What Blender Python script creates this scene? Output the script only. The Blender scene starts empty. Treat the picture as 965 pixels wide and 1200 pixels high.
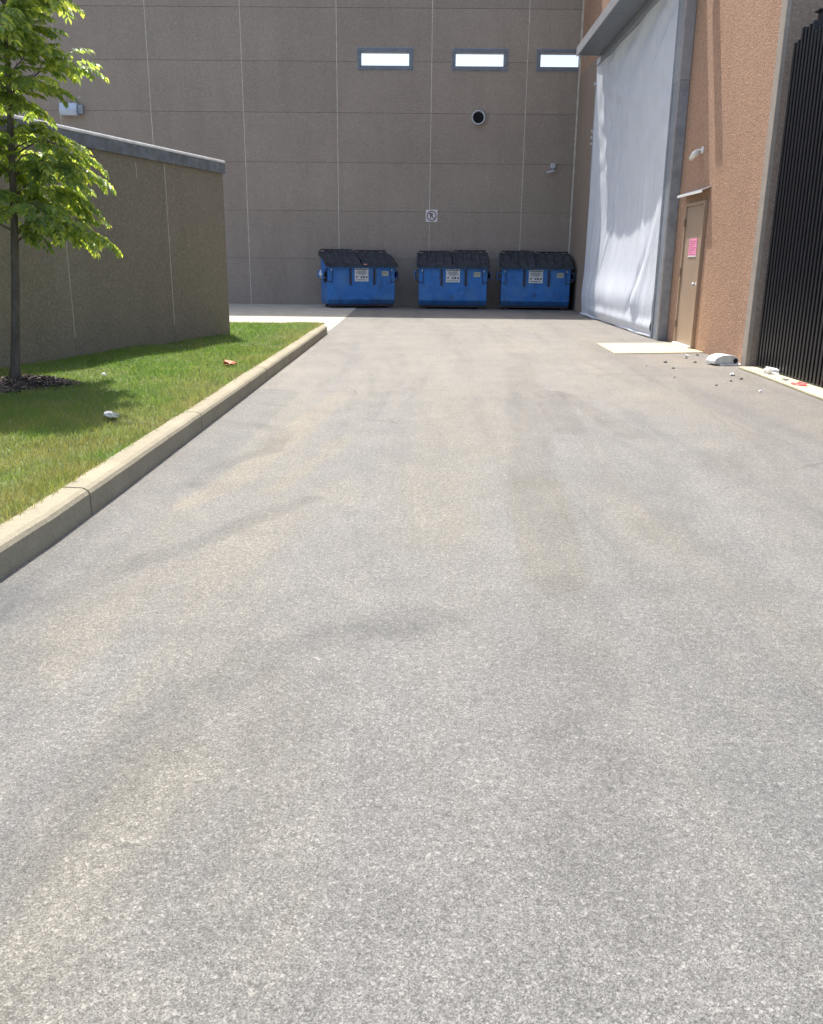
import bpy, math, random
import numpy as np
from mathutils import Vector, Matrix
R = math.radians
scene = bpy.context.scene
col = scene.collection
rnd = random.Random(7)

# ------------------------------------------------------------------ node helpers
class NT:
    def __init__(s, name):
        s.m = bpy.data.materials.new(name); s.m.use_nodes = True
        s.t = s.m.node_tree; s.n = s.t.nodes; s.l = s.t.links
        s.b = s.n['Principled BSDF']; s.out = s.n['Material Output']
        s.co = s.n.new('ShaderNodeTexCoord').outputs['Object']
    def link(s, a, b): s.l.new(a, b)
    def mapping(s, scale=(1,1,1), rot=(0,0,0), loc=(0,0,0), src=None):
        q = s.n.new('ShaderNodeMapping'); q.inputs['Scale'].default_value = scale
        q.inputs['Rotation'].default_value = rot; q.inputs['Location'].default_value = loc
        s.link(src or s.co, q.inputs['Vector']); return q.outputs[0]
    def noise(s, sc, det=4, rough=.55, vec=None, dist=0):
        q = s.n.new('ShaderNodeTexNoise'); q.inputs['Scale'].default_value = sc
        q.inputs['Detail'].default_value = det; q.inputs['Roughness'].default_value = rough
        q.inputs['Distortion'].default_value = dist
        s.link(vec or s.co, q.inputs['Vector']); return q.outputs['Fac']
    def voro(s, sc, out='Distance', vec=None, feat='F1', rand=1):
        q = s.n.new('ShaderNodeTexVoronoi'); q.inputs['Scale'].default_value = sc; q.feature = feat
        q.inputs['Randomness'].default_value = rand
        s.link(vec or s.co, q.inputs['Vector']); return q.outputs[out]
    def ramp(s, fac, pts, interp='LINEAR'):
        q = s.n.new('ShaderNodeValToRGB'); e = q.color_ramp.elements; q.color_ramp.interpolation = interp
        while len(e) < len(pts): e.new(.5)
        for el, (p, c) in zip(e, pts):
            el.position = p
            el.color = (c, c, c, 1) if isinstance(c, (int, float)) else (*c, 1)
        s.link(fac, q.inputs[0]); return q.outputs[0]
    def mix(s, fac, a, b, mode='MIX'):
        q = s.n.new('ShaderNodeMix'); q.data_type = 'RGBA'; q.blend_type = mode
        for v, i in ((fac, 0), (a, 6), (b, 7)):
            if isinstance(v, (int, float)): q.inputs[i].default_value = v if i == 0 else (v, v, v, 1)
            elif isinstance(v, tuple): q.inputs[i].default_value = (*v, 1)
            else: s.link(v, q.inputs[i])
        return q.outputs[2]
    def math(s, op, a, b=0.):
        q = s.n.new('ShaderNodeMath'); q.operation = op
        for v, i in ((a, 0), (b, 1)):
            if isinstance(v, (int, float)): q.inputs[i].default_value = v
            else: s.link(v, q.inputs[i])
        return q.outputs[0]
    def sep(s, vec=None):
        q = s.n.new('ShaderNodeSeparateXYZ'); s.link(vec or s.co, q.inputs[0]); return q.outputs
    def bump(s, h, strength=.5, dist=.01, prev=None):
        q = s.n.new('ShaderNodeBump'); q.inputs['Strength'].default_value = strength
        q.inputs['Distance'].default_value = dist; s.link(h, q.inputs['Height'])
        if prev: s.link(prev, q.inputs['Normal'])
        return q.outputs[0]
    def done(s, color=None, rough=.8, normal=None, metal=0, spec=None):
        if color is not None:
            if isinstance(color, tuple): s.b.inputs['Base Color'].default_value = (*color, 1)
            else: s.link(color, s.b.inputs['Base Color'])
        if isinstance(rough, (int, float)): s.b.inputs['Roughness'].default_value = rough
        else: s.link(rough, s.b.inputs['Roughness'])
        s.b.inputs['Metallic'].default_value = metal
        if spec is not None: s.b.inputs['Specular IOR Level'].default_value = spec
        if normal: s.link(normal, s.b.inputs['Normal'])
        return s.m

def plain(name, c, rough=.6, metal=0, var=.18, sc=6, bump=0, spec=None):
    k = NT(name)
    f = k.noise(sc, 5, .65)
    lo = tuple(x*(1-var) for x in c); hi = tuple(min(1, x*(1+var)) for x in c)
    cc = k.mix(k.ramp(f, [(.3, 0.), (.7, 1.)]), lo, hi)
    nb = k.bump(k.noise(sc*12, 3), bump, .004) if bump else None
    return k.done(cc, rough, nb, metal, spec)

def precast(name, c, speck, amp=.16, dark=(.1, .09, .08)):
    k = NT(name)
    big = k.noise(.35, 4, .6)
    c1 = k.mix(k.ramp(big, [(.3, 0.), (.7, 1.)]), tuple(x*(1-amp*.6) for x in c), tuple(x*(1+amp*.6) for x in c))
    streak = k.noise(1.3, 5, .65, k.mapping((1.6, 1.6, .22)))
    c1 = k.mix(k.math('MULTIPLY', k.ramp(streak, [(.48, 0.), (.72, 1.)]), .34), c1, tuple(x*.72 for x in c))
    v = k.voro(46, 'Color')
    sv = k.sep(v)[0]
    c2 = k.mix(k.ramp(sv, [(.62, 0.), (.9, speck)]), c1, tuple(min(1, x*1.75) for x in c))
    c2 = k.mix(k.ramp(k.sep(v)[1], [(.72, 0.), (.95, speck)]), c2, tuple(x*.45 for x in c))
    g = k.n.new('ShaderNodeNewGeometry')
    c2 = k.mix(1, c2, k.ramp(g.outputs['Random Per Island'], [(0., .965), (1., 1.035)]), 'MULTIPLY')
    h = k.voro(46); h2 = k.noise(18, 4)
    return k.done(c2, .92, k.bump(h, .4, .010, k.bump(h2, .35, .01)), spec=.25)

def asphalt():
    k = NT('worn asphalt')
    x, y, z = k.sep()
    fs = k.sep(k.voro(380, 'Color')); ms = k.sep(k.voro(235, 'Color')); ls = k.sep(k.voro(150, 'Color'))
    base = k.mix(k.ramp(fs[0], [(.10, 0.), (.85, 1.)]), (.102, .101, .094), (.226, .223, .207))
    base = k.mix(k.ramp(ms[0], [(.82, 0.), (.95, .62)]), base, (.34, .335, .31))
    base = k.mix(k.ramp(ms[1], [(.84, 0.), (.95, .6)]), base, (.075, .073, .07))
    base = k.mix(k.ramp(ls[0], [(.955, 0.), (.98, .5)]), base, (.40, .385, .35))
    base = k.mix(k.ramp(ls[1], [(.95, 0.), (.975, .5)]), base, (.075, .07, .065))
    grit = k.noise(42, 6, .8)
    def tint(mask, c, a=1.):
        nonlocal base
        m = k.math('MULTIPLY', mask, a) if a != 1. else mask
        base = k.mix(1, base, k.mix(m, (1., 1., 1.), c), 'MULTIPLY')
    base = k.mix(1, base, k.ramp(grit, [(.34, .72), (.5, 1.0), (.66, 1.24)]), 'MULTIPLY')
    # broad weathering, always multiplied so the stone grain shows through it
    tint(k.ramp(k.noise(1.4, 9, .78), [(.38, 1.), (.62, 0.)]), (.86, .865, .88))
    tint(k.ramp(k.noise(5.5, 7, .8), [(.40, 1.), (.60, 0.)]), (.90, .90, .905))
    tint(k.ramp(k.noise(1.0, 7, .7, k.mapping((1.0, .14, 1), (0, 0, R(5))), .5), [(.47, 0.), (.60, 1.)]), (1.08, 1.055, .995))
    tint(k.ramp(k.noise(1.0, 7, .7, k.mapping((1.5, .16, 1), (0, 0, R(-7)), (7, 3, 0)), .7), [(.50, 0.), (.62, 1.)]), (.85, .86, .87))
    # wobbling coordinates so stains have ragged edges
    wob = k.n.new('ShaderNodeTexNoise'); wob.inputs['Scale'].default_value = 2.4; wob.inputs['Detail'].default_value = 6; wob.inputs['Roughness'].default_value = .65
    k.link(k.co, wob.inputs['Vector'])
    def vm(op, a, b):
        q = k.n.new('ShaderNodeVectorMath'); q.operation = op
        for v, i in ((a, 0), (b, 1)):
            if isinstance(v, tuple): q.inputs[i].default_value = v
            elif v is not None: k.link(v, q.inputs[i])
        return q
    off = vm('SUBTRACT', wob.outputs['Color'], (.5, .5, .5)).outputs[0]
    sc = k.n.new('ShaderNodeVectorMath'); sc.operation = 'MULTIPLY'; k.link(off, sc.inputs[0]); sc.inputs[1].default_value = (.17, .42, 0)
    pos = vm('ADD', k.co, sc.outputs[0]).outputs[0]
    px, py, pz = k.sep(pos)
    flat = k.n.new('ShaderNodeCombineXYZ'); k.link(px, flat.inputs[0]); k.link(py, flat.inputs[1]); P = flat.outputs[0]
    def seg(a, b, w0, w1, soft):
        """mask of a stroke from a to b whose half width runs from w0 to w1"""
        d = (b[0]-a[0], b[1]-a[1]); L2 = d[0]**2+d[1]**2
        pa = vm('SUBTRACT', P, (a[0], a[1], 0)).outputs[0]
        t = k.math('DIVIDE', vm('DOT_PRODUCT', pa, (d[0], d[1], 0)).outputs['Value'], L2)
        q = k.n.new('ShaderNodeClamp'); k.link(t, q.inputs[0]); t = q.outputs[0]
        s_ = k.n.new('ShaderNodeVectorMath'); s_.operation = 'SCALE'; s_.inputs[0].default_value = (d[0], d[1], 0); k.link(t, s_.inputs['Scale'])
        dist = vm('LENGTH', vm('SUBTRACT', pa, s_.outputs[0]).outputs[0], None).outputs['Value']
        e = k.math('SUBTRACT', dist, k.math('ADD', k.math('MULTIPLY', t, w1-w0), w0))
        m = k.n.new('ShaderNodeMapRange'); m.interpolation_type = 'SMOOTHSTEP'; m.inputs['From Min'].default_value = soft; m.inputs['From Max'].default_value = 0
        k.link(e, m.inputs['Value']); return m.outputs[0]
    def stroke(pts, w, soft):
        m = None; n = len(pts)-1
        for i in range(n):
            a = w[0]+(w[1]-w[0])*i/n; b = w[0]+(w[1]-w[0])*(i+1)/n
            q = seg(pts[i], pts[i+1], a, b, soft); m = q if m is None else k.math('MAXIMUM', m, q)
        return m
    brk = k.ramp(k.noise(3.1, 7, .75), [(.34, .30), (.58, 1.)])
    def st(pts, w, soft, c, broken=True):
        m = stroke(pts, w, soft); tint(k.math('MULTIPLY', m, brk) if broken else m, c)
    # sealed, bluish gutter strip beside the kerb, with its darker outer edge
    st([(-1.70, 2.6), (-1.62, 4.5), (-1.60, 9.0)], (.10, .28), .08, (.82, .84, .885))
    st([(-1.42, 5.2), (-1.30, 5.85), (-1.10, 6.25), (-1.13, 6.95), (-1.35, 7.2)], (.03, .05), .08, (.76, .77, .79))
    st([(-.62, 4.95), (-.85, 4.6), (-1.04, 4.13), (-1.26, 3.85), (-1.50, 3.35), (-1.68, 3.05)], (.02, .05), .09, (.74, .75, .77))
    st([(-1.7, 3.4), (-1.45, 2.7), (-1.3, 2.2)], (.05, .1), .12, (.84, .86, .90))
    # oily smear towards the bottom left
    st([(.05, 3.15), (-.38, 2.95), (-.68, 2.58), (-.80, 2.25), (-.93, 1.88), (-.98, 1.60)], (.03, .07), .15, (.76, .77, .785))
    st([(-.30, 2.6), (-.45, 2.1), (-.55, 1.7)], (.03, .06), .12, (.86, .865, .88))
    # tan dust drag marks
    st([(-.85, 9.0), (-1.05, 6.6), (-1.20, 5.2), (-1.33, 4.7)], (.10, .05), .06, (1.11, 1.065, .98), False)
    st([(-.62, 6.6), (-.80, 5.5), (-.92, 5.0)], (.05, .03), .05, (1.10, 1.06, .98), False)
    st([(-.45, 5.2), (-.77, 4.3), (-1.05, 3.5), (-1.35, 2.7)], (.10, .14), .16, (1.06, 1.035, .99))
    st([(.45, 9.5), (.20, 5.6), (.05, 4.2)], (.24, .08), .35, (1.035, 1.015, .965))
    st([(-.70, 2.1), (-.80, 1.7), (-.9, 1.3)], (.04, .05), .20, (1.05, 1.035, .99))
    # tyre scuffs near the door pad
    st([(1.36, 9.3), (1.24, 7.1)], (.14, .12), .05, (.82, .81, .80))
    st([(1.50, 9.3), (1.62, 8.0), (1.72, 7.0)], (.05, .11), .05, (.82, .81, .80))
    st([(1.30, 11.5), (.95, 7.6), (.72, 5.4)], (.14, .10), .10, (.87, .86, .84))
    st([(.70, 5.3), (.62, 3.6)], (.16, .12), .05, (.93, .91, .86), False)
    st([(.60, 3.5), (.48, 2.2), (.42, 1.6)], (.08, .06), .16, (.86, .86, .86))
    st([(1.3, 4.6), (1.45, 3.0), (1.4, 1.8)], (.05, .1), .2, (.90, .895, .885))
    st([(2.2, 6.2), (2.1, 4.2), (1.9, 3.0)], (.1, .1), .25, (.92, .905, .89))
    # paler with distance in steps, patchy dust far off, darker towards the right wall
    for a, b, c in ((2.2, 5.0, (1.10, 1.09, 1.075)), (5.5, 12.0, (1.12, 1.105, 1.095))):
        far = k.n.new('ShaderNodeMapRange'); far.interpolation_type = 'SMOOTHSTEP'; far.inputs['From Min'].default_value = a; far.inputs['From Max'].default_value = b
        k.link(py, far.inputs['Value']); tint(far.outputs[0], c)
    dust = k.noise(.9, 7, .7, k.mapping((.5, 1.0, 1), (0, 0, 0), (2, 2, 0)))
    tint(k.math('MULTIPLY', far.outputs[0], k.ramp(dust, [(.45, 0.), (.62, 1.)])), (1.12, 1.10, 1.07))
    rt = k.n.new('ShaderNodeMapRange'); rt.interpolation_type = 'SMOOTHSTEP'; rt.inputs['From Min'].default_value = 1.9; rt.inputs['From Max'].default_value = 3.4
    k.link(px, rt.inputs['Value'])
    tint(rt.outputs[0], (.94, .915, .905))
    # leaked drips under the bins
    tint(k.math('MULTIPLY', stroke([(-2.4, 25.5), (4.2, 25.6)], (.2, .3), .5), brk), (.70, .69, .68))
    # a few fine cracks
    cr = k.voro(.42, 'Distance', pos, 'DISTANCE_TO_EDGE')
    crk = k.math('MULTIPLY', k.ramp(cr, [(.0, 1.), (.0035, 0.)]), k.ramp(k.noise(.5, 3), [(.52, 0.), (.6, .7)]))
    tint(crk, (.5, .5, .5))
    h = k.math('ADD', k.voro(300), k.math('MULTIPLY', k.voro(150), .9))
    nrm = k.bump(h, .55, .005, k.bump(k.noise(3, 5), .25, .02))
    return k.done(base, .70, nrm, spec=.5)

def concrete(name, c, stain=.3, dirt=(.16, .15, .13)):
    k = NT(name)
    a = k.noise(2.2, 6, .65)
    cc = k.mix(k.ramp(a, [(.3, 0.), (.7, 1.)]), tuple(v*.84 for v in c), tuple(v*1.12 for v in c))
    b = k.noise(.9, 6, .75, k.mapping((1, 1, 2.2), (0, 0, 0), (5, 1, 0)))
    cc = k.mix(k.math('MULTIPLY', k.ramp(b, [(.5, 0.), (.75, 1.)]), stain), cc, dirt)
    s = k.sep(k.voro(120, 'Color'))
    cc = k.mix(k.ramp(s[0], [(.8, 0.), (.95, .35)]), cc, tuple(v*.5 for v in c))
    pit = k.voro(26); cc = k.mix(k.ramp(pit, [(.03, .6), (.07, 0.)]), cc, tuple(v*.45 for v in c))
    return k.done(cc, .88, k.bump(k.noise(40, 5, .7), .35, .006, k.bump(pit, .2, .01)), spec=.3)

M = {}
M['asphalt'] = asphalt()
M['kerb'] = concrete('kerb concrete', (.31, .28, .205), .35, (.22, .20, .16))
M['pad'] = concrete('walk concrete', (.46, .43, .36), .3, (.22, .2, .17))
M['door_pad'] = concrete('pale concrete', (.56, .51, .34), .15, (.3, .27, .2))
M['wall'] = precast('grey brown precast', (.355, .295, .245), .22)
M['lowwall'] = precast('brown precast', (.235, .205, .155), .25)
M['wall_shaded'] = precast('shaded brown precast', (.30, .235, .185), .3)  # orange wall in shade: the shade is put into this duller colour
M['wall_r'] = precast('orange brown precast', (.385, .24, .163), .35)
M['backer'] = plain('joint backer', (.22, .19, .165), .9)
M['caulk'] = plain('pale caulk', (.62, .57, .50), .7, var=.3, sc=3)
M['caulk_d'] = plain('brown caulk', (.42, .38, .31), .7, var=.3, sc=3)
M['frame'] = plain('blue grey frame', (.20, .215, .24), .45, .3)
M['steel'] = plain('grey painted steel', (.36, .37, .39), .5, .2, var=.12)
M['steel_d'] = plain('dull galvanised steel', (.31, .335, .37), .5, .3, var=.2)
M['steel_l'] = plain('light aluminium trim', (.52, .53, .55), .4, .5, var=.12)
M['soffit'] = plain('soffit sheet', (.20, .215, .24), .5, .2, var=.1)
M['coping'] = plain('weathered coping', (.15, .165, .18), .6, .1, var=.4, sc=7)
M['coping_t'] = plain('bright coping edge', (.75, .75, .74), .4, .1)
M['tan'] = plain('tan trim paint', (.36, .31, .26), .6, var=.12)
M['tan_d'] = plain('shadow groove', (.16, .13, .11), .7)
M['door'] = plain('tan door paint', (.38, .28, .20), .5, var=.07, sc=2)
M['door_f'] = plain('tan frame paint', (.37, .265, .185), .55, var=.1)
M['white'] = plain('white enamel', (.8, .8, .78), .45, var=.05)
M['offwhite'] = plain('dirty white plastic', (.70, .71, .70), .5, var=.12, sc=14)
M['black'] = plain('black gloss steel', (.012, .013, .017), .38, .2, var=.3)
M['dark'] = plain('dark void', (.012, .012, .014), .9)
M['pink'] = plain('pink paper', (.80, .30, .45), .7, var=.12, sc=20)
M['red'] = plain('red plastic', (.60, .06, .06), .5)
M['ink'] = plain('maroon black ink', (.06, .018, .025), .6)
M['inkg'] = plain('grey print', (.10, .10, .12), .7)
M['soil'] = plain('lawn soil', (.10, .13, .045), .95, var=.5, sc=7, bump=.6)
M['plate'] = plain('yellowish plate', (.52, .52, .38), .6)
M['lamp_lens'] = plain('pale lamp lens', (.55, .62, .72), .25, var=.1)
M['rust'] = plain('rusty dark steel', (.045, .035, .038), .7, var=.5, sc=12)
M['stone'] = plain('dark stone', (.13, .12, .11), .9, var=.3, sc=30)

def mulch_mat():
    k = NT('dark mulch')
    c = k.sep(k.voro(60, 'Color'))[0]
    cc = k.ramp(c, [(0., (.025, .018, .014)), (.6, (.07, .05, .04)), (.85, (.16, .12, .10)), (1., (.36, .30, .26))])
    return k.done(cc, .9, k.bump(k.voro(60), .8, .02))
M['mulch'] = mulch_mat()

def bin_blue():
    k = NT('worn blue paint')
    x, y, z = k.sep()
    oi = k.n.new('ShaderNodeObjectInfo'); cb = k.n.new('ShaderNodeCombineXYZ')
    for q in range(3): k.link(k.math('MULTIPLY', oi.outputs['Random'], 31.+q*7), cb.inputs[q])
    ad = k.n.new('ShaderNodeVectorMath'); k.link(k.co, ad.inputs[0]); k.link(cb.outputs[0], ad.inputs[1]); k.co = ad.outputs[0]
    a = k.noise(3, 6, .65)
    cc = k.mix(k.ramp(a, [(.3, 0.), (.7, 1.)]), (.026, .15, .45), (.045, .22, .60))
    sc = k.noise(7, 6, .75, k.mapping((1, 1, .35)))
    cc = k.mix(k.ramp(sc, [(.56, 0.), (.66, .75)]), cc, (.06, .10, .17))
    fade = k.noise(1.6, 5, .6); cc = k.mix(k.ramp(fade, [(.48, 0.), (.66, .45)]), cc, (.12, .24, .42))
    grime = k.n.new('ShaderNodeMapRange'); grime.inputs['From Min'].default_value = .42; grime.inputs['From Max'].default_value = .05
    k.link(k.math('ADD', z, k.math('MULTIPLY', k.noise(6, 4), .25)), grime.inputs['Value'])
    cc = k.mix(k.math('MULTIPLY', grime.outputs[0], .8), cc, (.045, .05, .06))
    r = k.voro(14, 'Distance'); cc = k.mix(k.ramp(r, [(.04, .7), (.09, 0.)]), cc, (.09, .04, .025))
    return k.done(cc, .5, k.bump(k.noise(3.5, 4), .7, .05), 0, .4)
M['blue'] = bin_blue()
def lid_mat():
    k = NT('black blue lid plastic')
    a = k.noise(5, 5, .6)
    cc = k.mix(k.ramp(a, [(.35, 0.), (.7, 1.)]), (.012, .017, .026), (.034, .045, .062))
    return k.done(cc, .55, k.bump(k.noise(4, 4), .4, .03))
M['lid'] = lid_mat()

def tarp_mat():
    k = NT('white tarpaulin')
    cc = k.mix(k.ramp(k.noise(1.2, 5, .6), [(.35, 0.), (.7, 1.)]), (.69, .73, .79), (.77, .80, .84))
    x, y, z = k.sep()
    h1 = k.noise(1.0, 5, .55, k.mapping((1, 2.6, .5), (R(35), 0, 0)), .6)
    h2 = k.noise(2.2, 6, .6, k.mapping((1, 3.0, .35), (R(-14), 0, 0)), 1.2)
    n = k.bump(h1, .55, .10, k.bump(h2, .35, .05))
    return k.done(cc, .42, n, 0, .4)
M['tarp'] = tarp_mat()

def glass_mat():
    k = NT('thin clear glass')
    tr = k.n.new('ShaderNodeBsdfTransparent'); gl = k.n.new('ShaderNodeBsdfGlossy'); gl.inputs['Roughness'].default_value = .03
    fr = k.n.new('ShaderNodeFresnel'); fr.inputs['IOR'].default_value = 1.45
    mx = k.n.new('ShaderNodeMixShader'); k.link(fr.outputs[0], mx.inputs[0]); k.link(tr.outputs[0], mx.inputs[1]); k.link(gl.outputs[0], mx.inputs[2])
    k.link(mx.outputs[0], k.out.inputs['Surface']); return k.m
M['glass'] = glass_mat()

def leafy(name, stops, trans, noise_sc, tmul):
    k = NT(name)
    g = k.n.new('ShaderNodeNewGeometry')
    f = k.math('ADD', k.math('MULTIPLY', g.outputs['Random Per Island'], .55), k.math('MULTIPLY', k.noise(noise_sc, 4, .6), .45))
    cc = k.ramp(f, stops)
    k.done(cc, .38, None, 0, .5)
    tl = k.n.new('ShaderNodeBsdfTranslucent')
    k.link(k.mix(1, cc, tmul, 'MULTIPLY'), tl.inputs[0])
    mx = k.n.new('ShaderNodeMixShader'); mx.inputs[0].default_value = trans
    k.link(k.b.outputs[0], mx.inputs[1]); k.link(tl.outputs[0], mx.inputs[2])
    k.link(mx.outputs[0], k.out.inputs['Surface']); return k.m
M['leaf'] = leafy('tree leaf', [(.2, (.085, .145, .06)), (.5, (.15, .225, .075)), (.8, (.27, .33, .10))], .5, 2.5, (3.9, 3.3, 1.5))
def grass_mat():
    k = NT('lawn blades')
    g = k.n.new('ShaderNodeNewGeometry')
    n1 = k.noise(.9, 5, .65); n2 = k.noise(3.5, 4, .6)
    f = k.math('ADD', k.math('ADD', k.math('MULTIPLY', n1, .75), k.math('MULTIPLY', n2, .35)), k.math('MULTIPLY', g.outputs['Random Per Island'], .22))
    cc = k.ramp(f, [(.42, (.09, .19, .04)), (.64, (.16, .27, .065)), (.80, (.26, .29, .11)), (.95, (.42, .36, .20))])
    # straw-dry fringe along the kerb
    x, y, z = k.sep()
    q = k.n.new('ShaderNodeMapRange'); q.inputs['From Min'].default_value = -2.75; q.inputs['From Max'].default_value = -1.95
    k.link(x, q.inputs['Value'])
    dry = k.math('MULTIPLY', q.outputs[0], k.ramp(k.noise(2.4, 4), [(.35, 0.), (.6, .75)]))
    cc = k.mix(dry, cc, (.34, .29, .17))
    q2 = k.n.new('ShaderNodeMapRange'); q2.inputs['From Min'].default_value = 7.2; q2.inputs['From Max'].default_value = 5.2
    k.link(y, q2.inputs['Value'])
    dry2 = k.math('MULTIPLY', q2.outputs[0], k.ramp(k.noise(1.6, 4, .6, k.mapping(loc=(4, 2, 0))), [(.38, 0.), (.62, .7)]))
    cc = k.mix(dry2, cc, (.30, .24, .10))
    k.done(cc, .6, None, 0, .25)
    tl = k.n.new('ShaderNodeBsdfTranslucent'); k.link(k.mix(1, cc, (1.5, 1.5, .9), 'MULTIPLY'), tl.inputs[0])
    mx = k.n.new('ShaderNodeMixShader'); mx.inputs[0].default_value = .45
    k.link(k.b.outputs[0], mx.inputs[1]); k.link(tl.outputs[0], mx.inputs[2]); k.link(mx.outputs[0], k.out.inputs['Surface'])
    return k.m
M['grass'] = grass_mat()
def bark():
    k = NT('grey bark')
    n = k.noise(14, 5, .7, k.mapping((1, 1, .25)))
    cc = k.ramp(n, [(.3, (.07, .055, .045)), (.7, (.19, .165, .14))])
    return k.done(cc, .9, k.bump(n, .7, .01))
M['bark'] = bark()

# ------------------------------------------------------------------ mesh helpers
class MB:
    def __init__(s): s.v = []; s.f = []; s.mi = []; s.cur = 0
    def quad(s, a, b, c, d):
        i = len(s.v); s.v += [tuple(a), tuple(b), tuple(c), tuple(d)]; s.f.append((i, i+1, i+2, i+3)); s.mi.append(s.cur)
    def poly(s, pts):
        i = len(s.v); s.v += [tuple(p) for p in pts]; s.f.append(tuple(range(i, i+len(pts)))); s.mi.append(s.cur)
    def box(s, x0, x1, y0, y1, z0, z1, M4=None):
        P = [(x0,y0,z0),(x1,y0,z0),(x1,y1,z0),(x0,y1,z0),(x0,y0,z1),(x1,y0,z1),(x1,y1,z1),(x0,y1,z1)]
        if M4 is not None: P = [tuple(M4 @ Vector(p)) for p in P]
        i = len(s.v); s.v += P
        for f in ((0,3,2,1),(4,5,6,7),(0,1,5,4),(1,2,6,5),(2,3,7,6),(3,0,4,7)):
            s.f.append(tuple(i+k for k in f)); s.mi.append(s.cur)
        return s
    def prism(s, prof, a, b, fn):
        """profile points extruded from a to b; fn(u, v, t) -> xyz"""
        n = len(prof); i = len(s.v)
        s.v += [fn(u, v, a) for u, v in prof] + [fn(u, v, b) for u, v in prof]
        for k in range(n): s.f.append((i+k, i+(k+1) % n, i+n+(k+1) % n, i+n+k)); s.mi.append(s.cur)
        s.f.append(tuple(i+k for k in reversed(range(n)))); s.f.append(tuple(i+n+k for k in range(n))); s.mi += [s.cur]*2
        return s
    def tube(s, pts, rad, n=8, cap=True):
        pts = [Vector(p) for p in pts]
        if not isinstance(rad, (list, tuple)): rad = [rad]*len(pts)
        i0 = len(s.v); ref = None
        for k, p in enumerate(pts):
            t = (pts[min(k+1, len(pts)-1)] - pts[max(k-1, 0)]).normalized()
            if ref is None: ref = Vector((1, 0, 0)) if abs(t.x) < .8 else Vector((0, 1, 0))
            a = (ref - t*ref.dot(t)).normalized(); b = t.cross(a); ref = a
            for j in range(n):
                th = 2*math.pi*j/n; s.v.append(tuple(p + (a*math.cos(th)+b*math.sin(th))*rad[k]))
        for k in range(len(pts)-1):
            for j in range(n):
                s.f.append((i0+k*n+j, i0+k*n+(j+1) % n, i0+(k+1)*n+(j+1) % n, i0+(k+1)*n+j)); s.mi.append(s.cur)
        if cap:
            s.f.append(tuple(i0+j for j in reversed(range(n)))); s.f.append(tuple(i0+(len(pts)-1)*n+j for j in range(n))); s.mi += [s.cur]*2
        return s
    def lathe(s, prof, c, axis='z', n=24):
        i0 = len(s.v); c = Vector(c)
        for r, h in prof:
            for j in range(n):
                th = 2*math.pi*j/n; u, w = r*math.cos(th), r*math.sin(th)
                p = Vector((u, w, h)) if axis == 'z' else Vector((u, h, w)) if axis == 'y' else Vector((h, u, w))
                s.v.append(tuple(c+p))
        for k in range(len(prof)-1):
            for j in range(n):
                s.f.append((i0+k*n+j, i0+k*n+(j+1) % n, i0+(k+1)*n+(j+1) % n, i0+(k+1)*n+j)); s.mi.append(s.cur)
        return s
    def build(s, name, mats, parent=None, smooth=False, bevel=0, loc=None, rot=None):
        me = bpy.data.meshes.new(name); me.from_pydata(s.v, [], s.f)
        for m in (mats if isinstance(mats, (list, tuple)) else [mats]): me.materials.append(M[m] if isinstance(m, str) else m)
        me.polygons.foreach_set('material_index', s.mi)
        me.polygons.foreach_set('use_smooth', [smooth]*len(s.f)); me.update()
        o = bpy.data.objects.new(name, me); col.objects.link(o)
        if parent: o.parent = parent
        if loc: o.location = loc
        if rot: o.rotation_euler = rot
        if bevel:
            b = o.modifiers.new('bevel', 'BEVEL'); b.width = bevel; b.segments = 2; b.limit_method = 'ANGLE'
        return o
def tag(o, label=None, cat=None, group=None, kind=None):
    if label: o['label'] = label
    if cat: o['category'] = cat
    if group: o['group'] = group
    if kind: o['kind'] = kind
    return o
def empty(name, loc, rz=0, label=None, cat=None, group=None):
    o = bpy.data.objects.new(name, None); o.location = loc; o.rotation_euler = (0, 0, rz); o.empty_display_size = .2
    col.objects.link(o); return tag(o, label, cat, group)
def fixn(o):
    import bmesh
    bm = bmesh.new(); bm.from_mesh(o.data); bmesh.ops.recalc_face_normals(bm, faces=bm.faces); bm.to_mesh(o.data); bm.free(); return o

KX = -1.79        # road face of the kerb
LZ = .135         # lawn level
YB = 27.5         # face of the back wall
XR = 4.42         # face of the right wall

# ------------------------------------------------------------------ ground
g = MB(); g.quad((-300, -250, 0), (300, -250, 0), (300, 400, 0), (-300, 400, 0))
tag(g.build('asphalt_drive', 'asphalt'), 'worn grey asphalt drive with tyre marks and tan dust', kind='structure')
g = MB(); g.poly([(-14, 17.35, .0045), (-1.84, 17.35, .0045), (-1.86, 20, .0045), (-1.93, 24.6, .0045), (-1.95, YB, .0045), (-14, YB, .0045)])
tag(g.build('concrete_walk', 'pad'), 'pale concrete walk between the lawn and the back wall', kind='structure')
g = MB(); g.prism([(3.0, 15.16), (XR-.003, 15.42), (XR-.003, 13.80), (2.95, 13.45)][::-1], 0, .012, lambda u, v, t: (u, v, t))
tag(g.build('door_pad', 'door_pad'), 'pale yellow concrete pad set in the asphalt at the door', kind='structure')

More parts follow.
